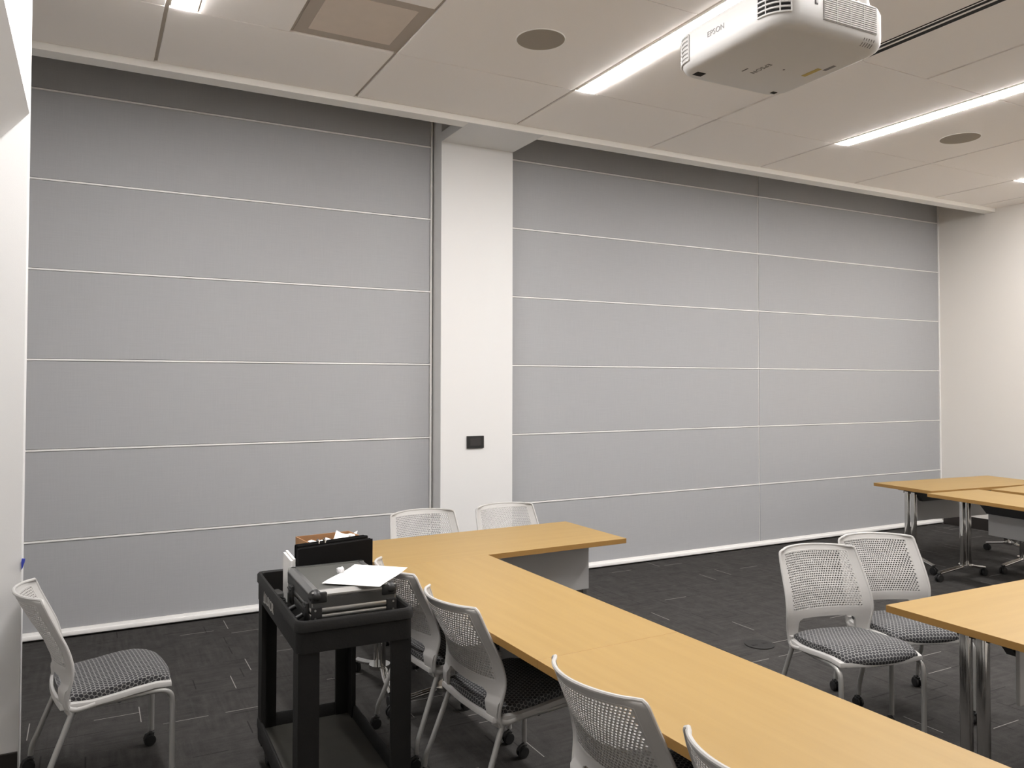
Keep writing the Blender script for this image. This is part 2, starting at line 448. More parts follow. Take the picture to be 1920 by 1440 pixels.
def backrest_mesh():
    bm = bmesh.new()
    NX, NZ = 30, 25
    zb, zt, ue = .566, .832, .82
    U = [-1, -.975, -.935, -.88]+[-ue+2*ue*i/(2*NX) for i in range(2*NX+1)]+[.88, .935, .975, 1]
    off = 4
    Zp = [zb+(zt-zb)*j/NZ for j in range(NZ+1)]
    Ztop = [.838, .844, .850, .856]
    Zlow = [.520, .532, .544, .555]
    arms = [.385, .395, .41, .425, .44, .455, .47, .485, .50, .51]
    V = {}
    quads = []
    def P(a, z): return (round(a, 5), round(z, 5))
    def q(a0, a1, z0, z1): quads.append([P(a0, z0), P(a1, z0), P(a1, z1), P(a0, z1)])
    allz = Zlow+Zp+Ztop
    for j in range(len(allz)-1):
        z0, z1 = allz[j], allz[j+1]
        perf = zb-1e-6 <= z0 and z1 <= zt+1e-6
        if not perf:
            for i in range(len(U)-1): q(U[i], U[i+1], z0, z1)
            continue
        row = j-len(Zlow)
        for i in list(range(off))+list(range(len(U)-1-off, len(U)-1)): q(U[i], U[i+1], z0, z1)
        s = row % 2
        i = off+s
        if s: q(U[off], U[off+1], z0, z1); q(U[off+2*NX-1], U[off+2*NX], z0, z1)
        while i+2 <= off+2*NX:
            a0, am, a1 = U[i], U[i+1], U[i+2]; h = (a1-a0); d = z1-z0
            H = [(a0+h*.14, z0+d*.27), (am, z0+d*.06), (a1-h*.14, z0+d*.27), (a1-h*.14, z1-d*.27), (am, z1-d*.06), (a0+h*.14, z1-d*.27)]
            O = [(a0, z0), (am, z0), (a1, z0), (a1, z1), (am, z1), (a0, z1)]
            for k in range(6):
                k2 = (k+1) % 6
                quads.append([P(*O[k]), P(*O[k2]), P(*H[k2]), P(*H[k])])
            i += 2
    ua = .70
    def ul(z):                                               # inner edge of the arm, filleted at the band
        t = max(0, (z-.478)/.042); t = min(t, 1)
        return ua+.10*min(1, max(0, (.478-z)/.08))-.14*(1-math.sqrt(max(0, 1-t*t)))
    az = arms+[.520]
    for j in range(len(az)-1):
        z0, z1 = az[j], az[j+1]
        for s in (-1, 1):
            n = 6
            for k in range(n):
                f = lambda z, k: s*(ul(z)+(1-ul(z))*k/n)
                quads.append([P(f(z0, k), z0), P(f(z0, k+1), z0), P(f(z1, k+1), z1), P(f(z1, k), z1)])
    TH = .007
    fr, bk = {}, {}
    def vert(k, back):
        D = bk if back else fr
        if k not in D:
            p = S(k[0], k[1])
            th = TH+(.010 if k[1] < .50 else 0)
            D[k] = bm.verts.new(p+Vector((0, -th if back else 0, 0)))
        return D[k]
    edges = {}
    for qd in quads:
        bm.faces.new([vert(k, 0) for k in qd]); bm.faces.new([vert(k, 1) for k in qd[::-1]])
        for a, c in zip(qd, qd[1:]+qd[:1]):
            e = (min(a, c), max(a, c)); edges[e] = edges.get(e, 0)+1
    for (a, c), n in edges.items():
        if n == 1: bm.faces.new([vert(a, 0), vert(c, 0), vert(c, 1), vert(a, 1)])
    # rolled outer rim and perforation border rim
    path = [S(-1, z)+Vector((0, -.004, 0)) for z in [.385+(.838-.385)*k/24 for k in range(25)]]
    path += [S(-1, z)+Vector((0, -.004, 0)) for z in Ztop[1:]]
    path += [S(-1+2*k/40, .856)+Vector((0, -.004, 0)) for k in range(1, 40)]
    path += [Vector((-p.x, p.y, p.z)) for p in reversed(path[:28])]
    tube(bm, path, .0068, 8)
    ring = [S(-.835, z) for z in [zb+(zt-zb)*k/10 for k in range(11)]]+[S(-.835+1.67*k/20, zt+.003) for k in range(1, 20)]
    ring += [S(.835, z) for z in [zt-(zt-zb)*k/10 for k in range(11)]]+[S(.835-1.67*k/20, zb-.004) for k in range(1, 21)]
    tube(bm, [p+Vector((0, -.0035, 0)) for p in ring+[ring[0]]], .0042, 6, cap=False)
    # brackets running forward from the foot of each arm
    for s in (-1, 1):
        tube(bm, smoothpath([(s*.222, -.160, .445), (s*.225, -.160, .415), (s*.228, -.125, .402), (s*.232, -.06, .412)], 4), .013, 10)
    return bm

def squircle(s, t, k=.42):
    return s*math.sqrt(1-k*t*t/1.0*.5*1.0), t*math.sqrt(1-k*s*s*.5)

def pad_surface(a, fb, ff, prof, thick, crown, k, bot_in, n=26):
    """closed pad: top grid following prof(f), rounded sides, flat bottom; returns bmesh with UVs"""
    bm = bmesh.new(); uvl = bm.loops.layers.uv.new('UVMap')
    fc, fr_ = (fb+ff)/2, (ff-fb)/2
    G_ = {}
    for i in range(n+1):
        for j in range(n+1):
            s, t = -1+2*i/n, -1+2*j/n
            x, y = squircle(s, t, k)
            f = fc+y*fr_
            e = max(abs(s), abs(t))
            z = prof(f)-crown*abs(s)**5-crown*.6*abs(t)**7
            G_[i, j] = bm.verts.new((x*a, f, z))
    # bottom ring
    ring = [(i, 0) for i in range(n)]+[(n, j) for j in range(n)]+[(i, n) for i in range(n, 0, -1)]+[(0, j) for j in range(n, 0, -1)]
    def uvof(v): return (v.co.x, v.co.y)
    UV = {v: uvof(v) for v in G_.values()}
    for i in range(n):
        for j in range(n):
            f = bm.faces.new([G_[i, j], G_[i+1, j], G_[i+1, j+1], G_[i, j+1]])
            for l in f.loops: l[uvl].uv = UV[l.vert]
    prev = [G_[r] for r in ring]; pz = 0.
    cen = Vector((0, fc, 0))
    for st, (dz, out) in enumerate(((thick*.30, 1.012), (thick*.65, 1.012), (thick, bot_in))):
        cur = []
        for r in ring:
            g0 = G_[r].co
            v = bm.verts.new((g0.x*out, fc+(g0.y-fc)*out, g0.z-dz)); cur.append(v)
            d = Vector((g0.x, g0.y-fc, 0)).normalized()
            UV[v] = (g0.x+d.x*dz*1.05, g0.y+d.y*dz*1.05)
        m_ = len(ring)
        for k_ in range(m_):
            f = bm.faces.new([prev[k_], prev[(k_+1) % m_], cur[(k_+1) % m_], cur[k_]])
            for l in f.loops: l[uvl].uv = UV[l.vert]
        prev = cur
    cz = sum(v.co.z for v in prev)/len(prev)
    c = bm.verts.new((0, fc, cz)); UV[c] = (0, fc)
    for k_ in range(len(prev)):
        f = bm.faces.new([prev[k_], c, prev[(k_+1) % len(prev)]])
        for l in f.loops: l[uvl].uv = UV[l.vert]
    return bm

padprof = [(.26, .452), (.235, .468), (.20, .479), (.15, .486), (.09, .484), (0, .473), (-.10, .466), (-.20, .468)]
def pp(f): return lerp(padprof, f)
def fp(f): return lerp([(.27, .430), (.235, .442), (.17, .450), (.09, .446), (0, .436), (-.07, .428), (-.13, .430), (-.20, .434)], f)

def caster(bm, x, f, z=.0, r=.026):
    for s in (-1, 1): cyl(bm, (x+s*.011, f-.008, z+r), r, .015, 'x', 20, bev=.003)
    cyl(bm, (x, f-.004, z+r+.018), .013, .03, 'z', 12)
    tube(bm, [(x, f-.03, z+.034), (x, f-.022, z+.052), (x, f-.004, z+.058), (x, f+.01, z+.05)], .009, 8)

def make_chair(label, loc, rot, group):
    t = thing('side_chair', label, 'chair', loc, rot, group)
    link('backrest', backrest_mesh(), M['plastic'], t, 40)
    link('seat', pad_surface(.218, -.185, .252, pp, .040, .012, .36, .96), M['hex'], t, 60)
    link('seat_shell', pad_surface(.241, -.200, .250, fp, .030, .003, .30, .90), M['plastic'], t, 50)
    for s in (-1, 1):
        b = bmesh.new()
        tube(b, smoothpath([(s*.215, -.06, .402), (s*.221, .08, .408), (s*.224, .17, .412), (s*.225, .222, .396), (s*.225, .238, .35), (s*.225, .238, .20), (s*.225, .238, .07)], 6), .0115, 12)
        lg = link('front_leg', b, M['plas2'], t, 60)
        b = bmesh.new(); caster(b, s*.225, .238); link('caster', b, M['black'], lg, 40)
        b = bmesh.new()
        tube(b, smoothpath([(s*.224, -.115, .412), (s*.225, -.14, .395), (s*.232, -.182, .29), (s*.240, -.228, .17), (s*.246, -.250, .115), (s*.248, -.256, .07)], 6), .0115, 12)
        lg = link('rear_leg', b, M['plas2'], t, 60)
        b = bmesh.new(); caster(b, s*.248, -.256); link('caster', b, M['black'], lg, 40)
    b = bmesh.new()
    box(b, -.16, .16, -.10, .14, .392, .408, .004); tube(b, [(-.222, .03, .400), (.222, .03, .400)], .009, 8); tube(b, [(-.222, -.10, .400), (.222, -.10, .400)], .009, 8)
    link('underframe', b, M['black'], t)
    return t

# local frame of a chair: the sitter looks along +Y; heading h turns that onto the world
GW, GT, GR = 'chairs behind the head of the T-shaped tables', 'chairs along the left side of the long tables', 'chairs by the right-hand tables'
chairs = [
 ('light grey chair standing alone by the white left wall, facing right', .070, -2.255, 6.5, 'chair standing alone by the left wall'),
 ('light grey chair directly behind the black cart, pushed against the long maple table', 1.556, -2.570, 2, GT),
 ('light grey chair at the long table just right of the one behind the cart', 1.570, -3.180, 3, GT),
 ('third light grey chair from the cart along the long maple table', 1.594, -4.190, 4, GT),
 ('light grey chair nearest the camera, only the top of its back showing', 1.620, -4.800, 3, GT),
 ('light grey chair behind the crossbar table, left of the white column face', 1.985, -1.43, -91, GW),
 ('light grey chair behind the crossbar table, overlapping the right edge of the white column', 2.615, -1.43, -89, GW),
 ('left chair of the pair at the right, its patterned seat in full view', 3.345, -3.475, -104, GR),
 ('right chair of the pair at the right, its seat partly behind the table corner', 3.865, -3.400, -111, GR),
]
first = None
for lb, x, y, h, gr in chairs:
    rz = R(h-90)
    if first is None:
        first = make_chair(lb, (x, y, 0), rz, gr); continue
    c = first.copy(); col.objects.link(c); c.location = (x, y, 0); c.rotation_euler = (0, 0, rz)
    c['label'] = lb; c['group'] = gr
    for ch in list(first.children):
        d = ch.copy(); col.objects.link(d); d.parent = c
        for g2 in list(ch.children):
            e = g2.copy(); col.objects.link(e); e.parent = d

# ------------------------------------------------------------------ tables
T = .76
def make_table(label, cx, cy, rot, L=1.59, D=.645, side=-1, group=None, ins=.28):
    """local x = long axis; side = which way the modesty panel is offset in local y"""
    t = thing('folding_table', label, 'table', (cx, cy, 0), R(rot), group)
    b = bmesh.new(); box(b, -L/2, L/2, -D/2, D/2, T-.030, T, .0006, seg=1)
    for f in b.faces:
        f.material_index = 0 if abs(f.normal.z) > .9 or f.calc_center_median().z > T-.0001 else 1
    link('tabletop', b, [M['wood'], M['edge']], t)
    for e in (-1, 1):
        hx = e*(L/2-.115)
        b = bmesh.new(); box(b, hx-.035, hx+.035, -.11, .11, T-.046, T-.031, .003)
        box(b, hx-.012, hx+.012, -.068, .068, T-.07, T-.046, .003)
        br = link('leg_bracket', b, M['black'], t)
        for s in (-1, 1):
            b = bmesh.new(); box(b, hx-.017, hx+.017, s*.036-.022, s*.036+.022, .125, T-.047, .008, seg=3)
            link('column', b, M['chrome'], t, 40)
        b = bmesh.new()
        tube(b, [(hx, 0, .115), (hx, 0, .135)], .06, 20)
        link('hub', b, M['chrome'], t, 40)
        for s in (-1, 1):
            b = bmesh.new()
            ex, ey = e*(L/2-.075), s*(D/2-.045)
            for o in (-.011, .011):
                tube(b, smoothpath([(hx+o, s*.03, .125), (hx+o, s*.07, .118), (ex+o-e*.02, s*.16, .098), (ex+o, ey, .075)], 5), .011, 10)
            ft = link('foot', b, M['chrome'], t, 50)
            b = bmesh.new()
            for w in (-1, 1): cyl(b, (ex+w*.013, ey, .032), .032, .018, 'x', 22, bev=.003)
            cyl(b, (ex, ey, .062), .012, .03, 'z', 10)
            link('caster', b, M['black'], ft, 40)
    b = bmesh.new(); y = side*(.115 if ins < .2 else .075)
    box(b, -L/2+ins, L/2-ins, y-.009, y+.009, .415, T-.034, .003)
    link('modesty_panel', b, M['modesty'], t)
    b = bmesh.new(); y2 = y-side*.035
    prism(b, [(-L/2+.19, T-.034), (L/2-.19, T-.034), (L/2-.30, T-.155), (-L/2+.30, T-.155)], y2-.022, y2+.022, 'xz')
    link('cable_tray', b, M['black'], t)
    return t
GL, GRR = 'maple tables joined in a T shape', 'maple tables at the far right'
make_table('maple-topped table forming the crossbar of the T, nearest the white column', 2.157, -1.815, 1.4, 1.60, .69, -1, GL, .13)
make_table('maple-topped table forming the stem of the T right against its crossbar, seen whole', 1.694, -2.9625, -88.4, 1.58, .640, 1, GL)
make_table('maple-topped table continuing the long stem to the bottom of the photo, nearest the camera', 1.738, -4.543, -88.4, 1.58, .640, 1, GL)
make_table('maple-topped table at the right edge with its pointed corner beside the pair of grey chairs', 3.878, -4.212, -1.1, 1.59, .645, -1, None)
make_table('far maple table closest to the grey partition and the right corner', 7.496, -1.41, -5.5, 1.59, .645, 1, GRR)
make_table('maple table set end-on to the farthest table, its near-left long side facing the camera', 6.775, -2.545, -94.5, 1.59, .66, 1, GRR)
make_table('maple table at the right edge, behind the end-on table across a narrow gap', 7.625, -2.61, -88.5, 1.59, .645, 1, GRR)

# ------------------------------------------------------------------ projector
PZ = 2.90
t = thing('projector', 'white ceiling-mounted projector with rounded corners and louvred sides', 'projector', (2.219, -4.100, PZ), R(-1.))
hw, hd, hh = .268, .274, .155
def rrect(hx, hy, r, n=8):
    out = []
    for cx, cy, a0 in ((hx-r, hy-r, 0), (-hx+r, hy-r, 90), (-hx+r, -hy+r, 180), (hx-r, -hy+r, 270)):
        for k in range(n+1):
            a = R(a0+90*k/n); out.append((cx+r*math.cos(a), cy+r*math.sin(a)))
    return out
b = bmesh.new()
lay = [(0, .036, .075), (.004, .022, .08), (.012, .010, .085), (.026, .002, .09), (.045, 0, .09), (.125, 0, .09), (.142, .006, .09), (.152, .02, .085), (.156, .04, .08)]
rings = []
for z, ins, r in lay: rings.append([b.verts.new((x, y, z)) for x, y in rrect(hw-ins, hd-ins, max(.03, r-ins*.5))])
for A, B in zip(rings, rings[1:]):
    for k in range(len(A)): b.faces.new([A[k], A[(k+1) % len(A)], B[(k+1) % len(B)], B[k]])
b.faces.new(rings[0][::-1]); b.faces.new(rings[-1])
link('casing', b, M['proj'], t, 35)
# curved corner vents (front-left near corner and far-left corner): recess + bars following the outline
def outline_pts(sel, inset): return [p for p in rrect(hw-inset, hd-inset, .09, 16) if sel(p)]
def corner_vent(sel, name, z0=.040, z1=.138, nb=6, vb=3):
    P_ = outline_pts(sel, -.0005); b = bmesh.new()
    lo = [b.verts.new((x, y, z0)) for x, y in P_]; hi = [b.verts.new((x, y, z1)) for x, y in P_]
    for k in range(len(P_)-1): b.faces.new([lo[k], lo[k+1], hi[k+1], hi[k]])
    v = link(name, b, M['slot'], t)
    b = bmesh.new()
    for k in range(nb+1):
        z = z0+(z1-z0)*k/nb
        tube(b, [(x*1.008, y*1.008, z) for x, y in P_], .0042, 6)
    n = len(P_)
    for k in range(vb+1):
        x, y = P_[round((n-1)*k/vb)]
        tube(b, [(x*1.010, y*1.010, z0), (x*1.010, y*1.010, z1)], .003, 6)
    link('louvre', b, M['proj'], v, 60)
# extend the outline with points on the straight parts next to the corners
def path_near(cx, cy, r, ext_a, ext_b, q):
    pts = []
    if q == 'nl':   # corner at (-hw,-hd): from the left face round to the near face
        pts = [(-hw-.0005, -hd+.09+ext_a), (-hw-.0005, -hd+.09+ext_a*.5)]
        for k in range(13):
            a = R(180+90*k/12); pts.append((-hw+.09+(.09+.0005)*math.cos(a), -hd+.09+(.09+.0005)*math.sin(a)))
        if ext_b: pts += [(-hw+.09+ext_b, -hd-.0005)]
    if q == 'fl':
        for k in range(9):
            a = R(125+55*k/8); pts.append((-hw+.09+(.09+.0005)*math.cos(a), hd-.09+(.09+.0005)*math.sin(a)))
        pts += [(-hw-.0005, hd-.09-ext_a)]
    return pts
def corner_vent2(P_, z0, z1, nb, vidx, grey):
    b = bmesh.new()
    lo = [b.verts.new((x, y, z0)) for x, y in P_]; hi = [b.verts.new((x, y, z1)) for x, y in P_]
    for k in range(len(P_)-1): b.faces.new([lo[k], lo[k+1], hi[k+1], hi[k]])
    v = link('side_vent', b, M['projgrey'] if grey else M['slot'], t)
    b = bmesh.new()
    for k in range(nb+1):
        z = z0+(z1-z0)*k/nb
        tube(b, [(x*1.006, y*1.006, z) for x, y in P_], .0036, 6)
    for k in vidx:
        x, y = P_[k]; tube(b, [(x*1.008, y*1.008, z0), (x*1.008, y*1.008, z1)], .0026, 6)
    link('louvre', b, M['proj'], v, 60)
corner_vent2(path_near(0, 0, 0, .010, 0, 'nl')[:12], .042, .140, 6, (0, 4, 8, 11), False)
corner_vent2(path_near(0, 0, 0, .01, 0, 'fl'), .032, .125, 6, (0, 4, 9), True)
# louvred panel on the camera-side face
b = bmesh.new(); box(b, -.075, .185, -hd-.002, -hd+.002, .040, .135, .001)
v = link('louvre_panel', b, M['projgrey'], t)
b = bmesh.new()
for k in range(13): box(b, -.072, .182, -hd-.0045, -hd-.001, .044+k*.0072, .0475+k*.0072)
for x in (-.012, .052, .118): box(b, x-.0015, x+.0015, -hd-.0048, -hd-.001, .042, .134)
link('louvre', b, M['proj'], v)
b = bmesh.new(); box(b, -.112, -.099, -hd-.002, -hd+.001, .085, .118, .001); box(b, -.109, -.102, -hd-.003, -hd, .089, .114, mi=1)
link('sensor_window', b, [M['ink'], M['proj']], t)
b = bmesh.new()
for k in range(6): box(b, -.142, -.122+(k % 2)*.004, -hd-.001, -hd+.001, .100+k*.006, .1018+k*.006)
link('small_print', b, M['ink'], t)
b = bmesh.new()
for k in range(5):
    tube(b, [(.130+k*.012, -hd+.004, .022), (.130+k*.012+.001, -hd+.016, .008), (.130+k*.012+.002, -hd+.026, .0025)], .0018, 5)
link('base_slots', b, M['ink'], t)
# lettering on the left face and the mirrored print on the base
text_mesh('maker_lettering', 'EPSON', .028, M['ink2'], t, Matrix.Translation((-hw-.0008, .030, .085)) @ Matrix.Rotation(-PI/2, 4, 'Z') @ Matrix.Rotation(PI/2, 4, 'X'), .0005, 1.08)
text_mesh('base_lettering', 'EPSON', .030, M['ink'], t, Matrix.Translation((-.03, .055, -.0006)) @ Matrix.Rotation(PI/2, 4, 'Z') @ Matrix.Rotation(PI, 4, 'X'), .0004, 1.1)
b = bmesh.new(); box(b, -.078, -.072, .075, .105, -.001, .001); link('base_mark', b, M['ink'], t)
b = bmesh.new(); box(b, .155, .175, -.045, .035, -.001, .001); st = link('warning_sticker', b, M['yellow'], t)
b = bmesh.new(); box(b, .185, .200, -.09, -.04, -.001, .001); box(b, .05, .056, .02, .026, -.001, .001); link('fine_print', b, M['ink'], t)
for x, y, s in ((-.200, .200, .020), (.195, .215, .012)):
    b = bmesh.new(); box(b, x-s, x+s, y-s*.8, y+s*.8, -.0015, .004, .001); link('foot_recess', b, M['slot'], t)
# mount
b = bmesh.new(); cyl(b, (0, 0, (CZ-PZ+.156)/2), .028, CZ-PZ-.156, 'z', 24); cyl(b, (0, 0, CZ-PZ-.006), .08, .012, 'z', 32); box(b, -.11, .11, -.11, .11, .160, .176, .004)
link('mount', b, M['proj'], t, 40)
for x, y in ((.205, -.205), (-.1, .15)):
    b = bmesh.new(); cyl(b, (x, y, .176), .026, .05, 'z', 24, r2=.017); cyl(b, (x, y, .206), .018, .012, 'z', 24, mi=1)
    link('levelling_foot', b, [M['proj'], M['ink']], t, 40)

# ------------------------------------------------------------------ cart and its load
CR = R(-1.2)
cart = thing('utility_cart', 'black moulded plastic utility cart with two tub shelves beside the long table', 'cart', (.905, -2.842, 0), CR)
cw, cl, ch = .228, .440, .86
def tub(z0, z1, floor, hw_, hl_, wall, lip):
    bm = bmesh.new()
    O = rrect(hw_, hl_, .035, 6); O2 = rrect(hw_-.006, hl_-.006, .03, 6); I = rrect(hw_-wall, hl_-wall, .025, 6); I2 = rrect(hw_-wall-.006, hl_-wall-.006, .022, 6)
    L_ = [[bm.verts.new((x, y, z)) for x, y in P_] for P_, z in ((O2, z0), (O2, z1-.045), (O, z1-.040), (O, z1-.008), (rrect(hw_-.006, hl_-.006, .03, 6), z1), (rrect(hw_-wall+.006, hl_-wall+.006, .03, 6), z1), (I, z1-.006), (I2, floor))]
    for A, B in zip(L_, L_[1:]):
        for k in range(len(A)): bm.faces.new([A[k], A[(k+1) % len(A)], B[(k+1) % len(B)], B[k]])
    bm.faces.new(L_[-1])
    u = [bm.verts.new((x, y, z0)) for x, y in rrect(hw_-.03, hl_-.03, .02, 6)]
    A = L_[0]
    for k in range(len(A)): bm.faces.new([A[k], A[(k+1) % len(A)], u[(k+1) % len(u)], u[k]])
    bm.faces.new(u[::-1])
    return bm
link('top_shelf', tub(.742, ch, .765, cw, cl, .020, .0), M['rubber'], cart, 40)
sh = tub(.118, .205, .150, cw-.004, cl-.004, .018, 0)
for f in sh.faces:
    c = f.calc_center_median()
    f.material_index = 1 if (abs(c.z-.150) < .002 and len(f.verts) > 8) else 0
link('bottom_shelf', sh, [M['rubber'], M['tray']], cart, 40)
for sx in (-1, 1):
    for sy in (-1, 1):
        b = bmesh.new()
        x1, y1 = sx*(cw-.012), sy*(cl-.012)
        lx, ly = .078, .085
        # L-section post, outer faces to the corner
        P_ = [(x1, y1), (x1-sx*lx, y1), (x1-sx*lx, y1-sy*.020), (x1-sx*.020, y1-sy*.020), (x1-sx*.020, y1-sy*ly), (x1, y1-sy*ly)]
        prism(b, P_, .10, .745, 'xy')
        lg = link('leg', b, M['rubber'], cart)
        b = bmesh.new()
        for w in (-1, 1): cyl(b, (sx*(cw-.06)+w*.012, sy*(cl-.07), .048), .048, .016, 'x', 24, bev=.003)
        cyl(b, (sx*(cw-.06), sy*(cl-.07), .105), .02, .03, 'z', 12)
        link('caster', b, M['black'], lg, 40)
text_mesh('maker_lettering', 'LUXOR', .060, M['logo'], cart, Matrix.Translation((-cw+.0048, .125, .787)) @ Matrix.Rotation(-PI/2, 4, 'Z') @ Matrix.Rotation(PI/2, 4, 'X'), .0006, .98)
b = bmesh.new()
prism(b, [(.262, .763), (.232, .763), (.247, .812)], -cw+.0040, -cw+.0056, 'yz'); prism(b, [(.252, .770), (.242, .770), (.247, .785)], -cw+.0034, -cw+.0040, 'yz', 1)
link('maker_emblem', b, [M['logo'], M['black']], cart)

def on_cart(x, y, z): # cart-local point to world
    c, s = math.cos(CR), math.sin(CR)
    return (.905+x*c-y*s, -2.842+x*s+y*c, z)

# equipment case
KZ = .766
cs = thing('equipment_case', 'dark grey hard case with aluminium edges and black corners in the cart tray', 'case', on_cart(.0, -.178, KZ), CR)
a, c, H1, H2 = .164, .224, .104, .190
def case_shell(z0, z1, top):
    bm = bmesh.new()
    box(bm, -a+.012, a-.012, -c+.012, c-.012, z0, z1-(.004 if top else 0), 0, 0)
    e = .026
    # aluminium edging strips round the shell
    for s in (-1, 1):
        box(bm, s*a-(.006 if s > 0 else 0), s*a+(.006 if s < 0 else 0), -c+.01, c-.01, z0+.002, z0+.020, .002, 1)
        box(bm, -a+.01, a-.01, s*c-(.006 if s > 0 else 0), s*c+(.006 if s < 0 else 0), z0+.002, z0+.020, .002, 1)
        box(bm, -a+.006, a-.006, s*c-(.008 if s > 0 else 0), s*c+(.008 if s < 0 else 0), z0+.02, z1-.02, 0, 2)
        box(bm, s*a-(.008 if s > 0 else 0), s*a+(.008 if s < 0 else 0), -c+.006, c-.006, z0+.02, z1-.02, 0, 2)
        for q in (-1, 1): box(bm, s*(a-.010)-.008, s*(a-.010)+.008, q*(c-.010)-.008, q*(c-.010)+.008, z0, z1-.004, .004, 1)
    if top:   # chamfered top edging
        for s in (-1, 1):
            P_ = [(s*a, z1-.026), (s*a, z1-.014), (s*(a-.014), z1), (s*(a-.030), z1), (s*(a-.030), z1-.003), (s*(a-.012), z1-.026)]
            prism(bm, P_, -c+.012, c-.012, 'xz', 1)
            P_ = [(s*c, z1-.026), (s*c, z1-.014), (s*(c-.014), z1), (s*(c-.030), z1), (s*(c-.030), z1-.003), (s*(c-.012), z1-.026)]
            prism(bm, P_, -a+.012, a-.012, 'yz', 1)
    else:
        for s in (-1, 1):
            box(bm, s*a-(.006 if s > 0 else 0), s*a+(.006 if s < 0 else 0), -c+.01, c-.01, z1-.020, z1-.002, .002, 1)
            box(bm, -a+.01, a-.01, s*c-(.006 if s > 0 else 0), s*c+(.006 if s < 0 else 0), z1-.020, z1-.002, .002, 1)
    return bm
link('body', case_shell(0, H1, False), [M['case'], M['alu'], M['casedk']], cs, 30)
lid = link('lid', case_shell(H1+.002, H2, True), [M['case'], M['alu'], M['casedk']], cs, 30)
for sx in (-1, 1):
    for sy in (-1, 1):
        b = bmesh.new()
        if sy < 0 or sx > 0 or True:
            tt = bmesh.new(); bmesh.ops.create_uvsphere(tt, u_segments=16, v_segments=10, radius=.028)
            bmesh.ops.scale(tt, vec=(1, 1, .85), verts=tt.verts)
            bmesh.ops.translate(tt, vec=(sx*(a-.020), sy*(c-.020), H2-.022), verts=tt.verts); merge(b, tt)
            box(b, sx*(a-.030)-.030, sx*(a-.030)+.030, sy*(c-.016)-.018, sy*(c-.016)+.018, H2-.046, H2-.006, .006)
            link('corner_cap', b, M['black'], cs, 40) if sy < 0 else b.free()
for sx in (-1, 1):
    b = bmesh.new(); box(b, sx*(a-.020)-.020, sx*(a-.020)+.020, -c-.004, -c+.006, H1-.024, H1+.028, .003)
    for z in (H1-.014, H1+.016): cyl(b, (sx*(a-.020)+sx*.006, -c-.0045, z), .004, .003, 'y', 10, 1)
    link('hinge_plate', b, [M['black'], M['alu']], cs)
b = bmesh.new(); box(b, -.035, .035, -c-.004, -c+.006, H1-.062, H1-.022, .003)
for x in (-.024, .024): cyl(b, (x, -c-.0045, H1-.042), .004, .003, 'y', 10, 1)
link('hinge_plate', b, [M['black'], M['alu']], cs)
for y in (-.165, .105):
    b = bmesh.new(); box(b, -a-.012, -a+.002, y-.020, y+.020, H1-.036, H1+.036, .004); tube(b, [(-a-.012, y-.014, H1+.02), (-a-.020, y, H1+.03), (-a-.012, y+.014, H1+.02)], .004, 6)
    link('latch', b, M['black'], cs, 40)
b = bmesh.new()
tube(b, smoothpath([(-a-.004, -.095, H1-.03), (-a-.045, -.090, H1-.048), (-a-.052, -.03, H1-.052), (-a-.045, .030, H1-.048), (-a-.004, .035, H1-.03)], 6), .0095, 8)
link('handle', b, M['black'], cs, 50)

# sheet of paper lying on the case
b = bmesh.new(); n = 6
vs = [[b.verts.new((-.150+.30*i/n, -.118+.236*j/n, .0015*math.sin(i*1.1)+.0015+.004*(i/n)**3)) for j in range(n+1)] for i in range(n+1)]
for i in range(n):
    for j in range(n): b.faces.new([vs[i][j], vs[i+1][j], vs[i+1][j+1], vs[i][j+1]])
r_ = bmesh.ops.extrude_face_region(b, geom=b.faces[:])
bmesh.ops.translate(b, vec=(0, 0, .0010), verts=[v for v in r_['geom'] if isinstance(v, bmesh.types.BMVert)])
o = link('paper_sheet', b, M['paper'], None, 60); o.location = (.985, -3.105, KZ+H2+.001); o.rotation_euler = (0, 0, R(49))
tag(o, 'white sheet of paper lying askew on top of the dark case', 'paper')

# crumpled scrap beside it
b = bmesh.new(); bmesh.ops.create_icosphere(b, subdivisions=2, radius=.016)
for v in b.verts: v.co *= random.uniform(.6, 1.25)
o = link('plastic_scrap', b, M['clear']); o.location = (.905, -3.010, KZ+H2+.012)
tag(o, 'small crumpled scrap beside the paper sheet on the case lid', 'scrap')

# black folders standing behind the case
def slab(name, label, cat, p0, p1, z0, z1, th, m, lean=0., group=None, rad=.004):
    d = Vector((p1[0]-p0[0], p1[1]-p0[1], 0)); L_ = d.length
    bm = bmesh.new(); box(bm, 0, L_, 0, th, 0, z1-z0, rad)
    o = link(name, bm, m); o.location = (p0[0], p0[1], z0); o.rotation_euler = (lean, 0, math.atan2(d.y, d.x))
    return tag(o, label, cat, group)
t = thing('ring_binder', 'black binder standing upright behind the case, front one of the two', 'binder', (.800, -2.760, KZ), R(12.5), 'black binders standing in the cart')
b = bmesh.new(); box(b, 0, .358, 0, .006, 0, .252, .002); link('front_cover', b, M['binder'], t)
b = bmesh.new(); box(b, .002, .356, .016, .022, 0, .252, .002); link('back_cover', b, M['binder'], t)
b = bmesh.new(); box(b, -.004, .004, 0, .022, 0, .250, .002); link('spine', b, M['binder'], t)
b = bmesh.new(); box(b, .008, .35, .007, .0155, .002, .240); link('pages', b, M['casedk'], t)
t = thing('ring_binder', 'black binder standing upright behind the first one, with two bright clips on its top edge', 'binder', (.797, -2.725, KZ), R(13), 'black binders standing in the cart')
b = bmesh.new(); box(b, 0, .350, 0, .007, 0, .262, .006); link('front_cover', b, M['binder'], t)
b = bmesh.new(); box(b, 0, .345, .018, .025, 0, .262, .006); link('back_cover', b, M['binder'], t)
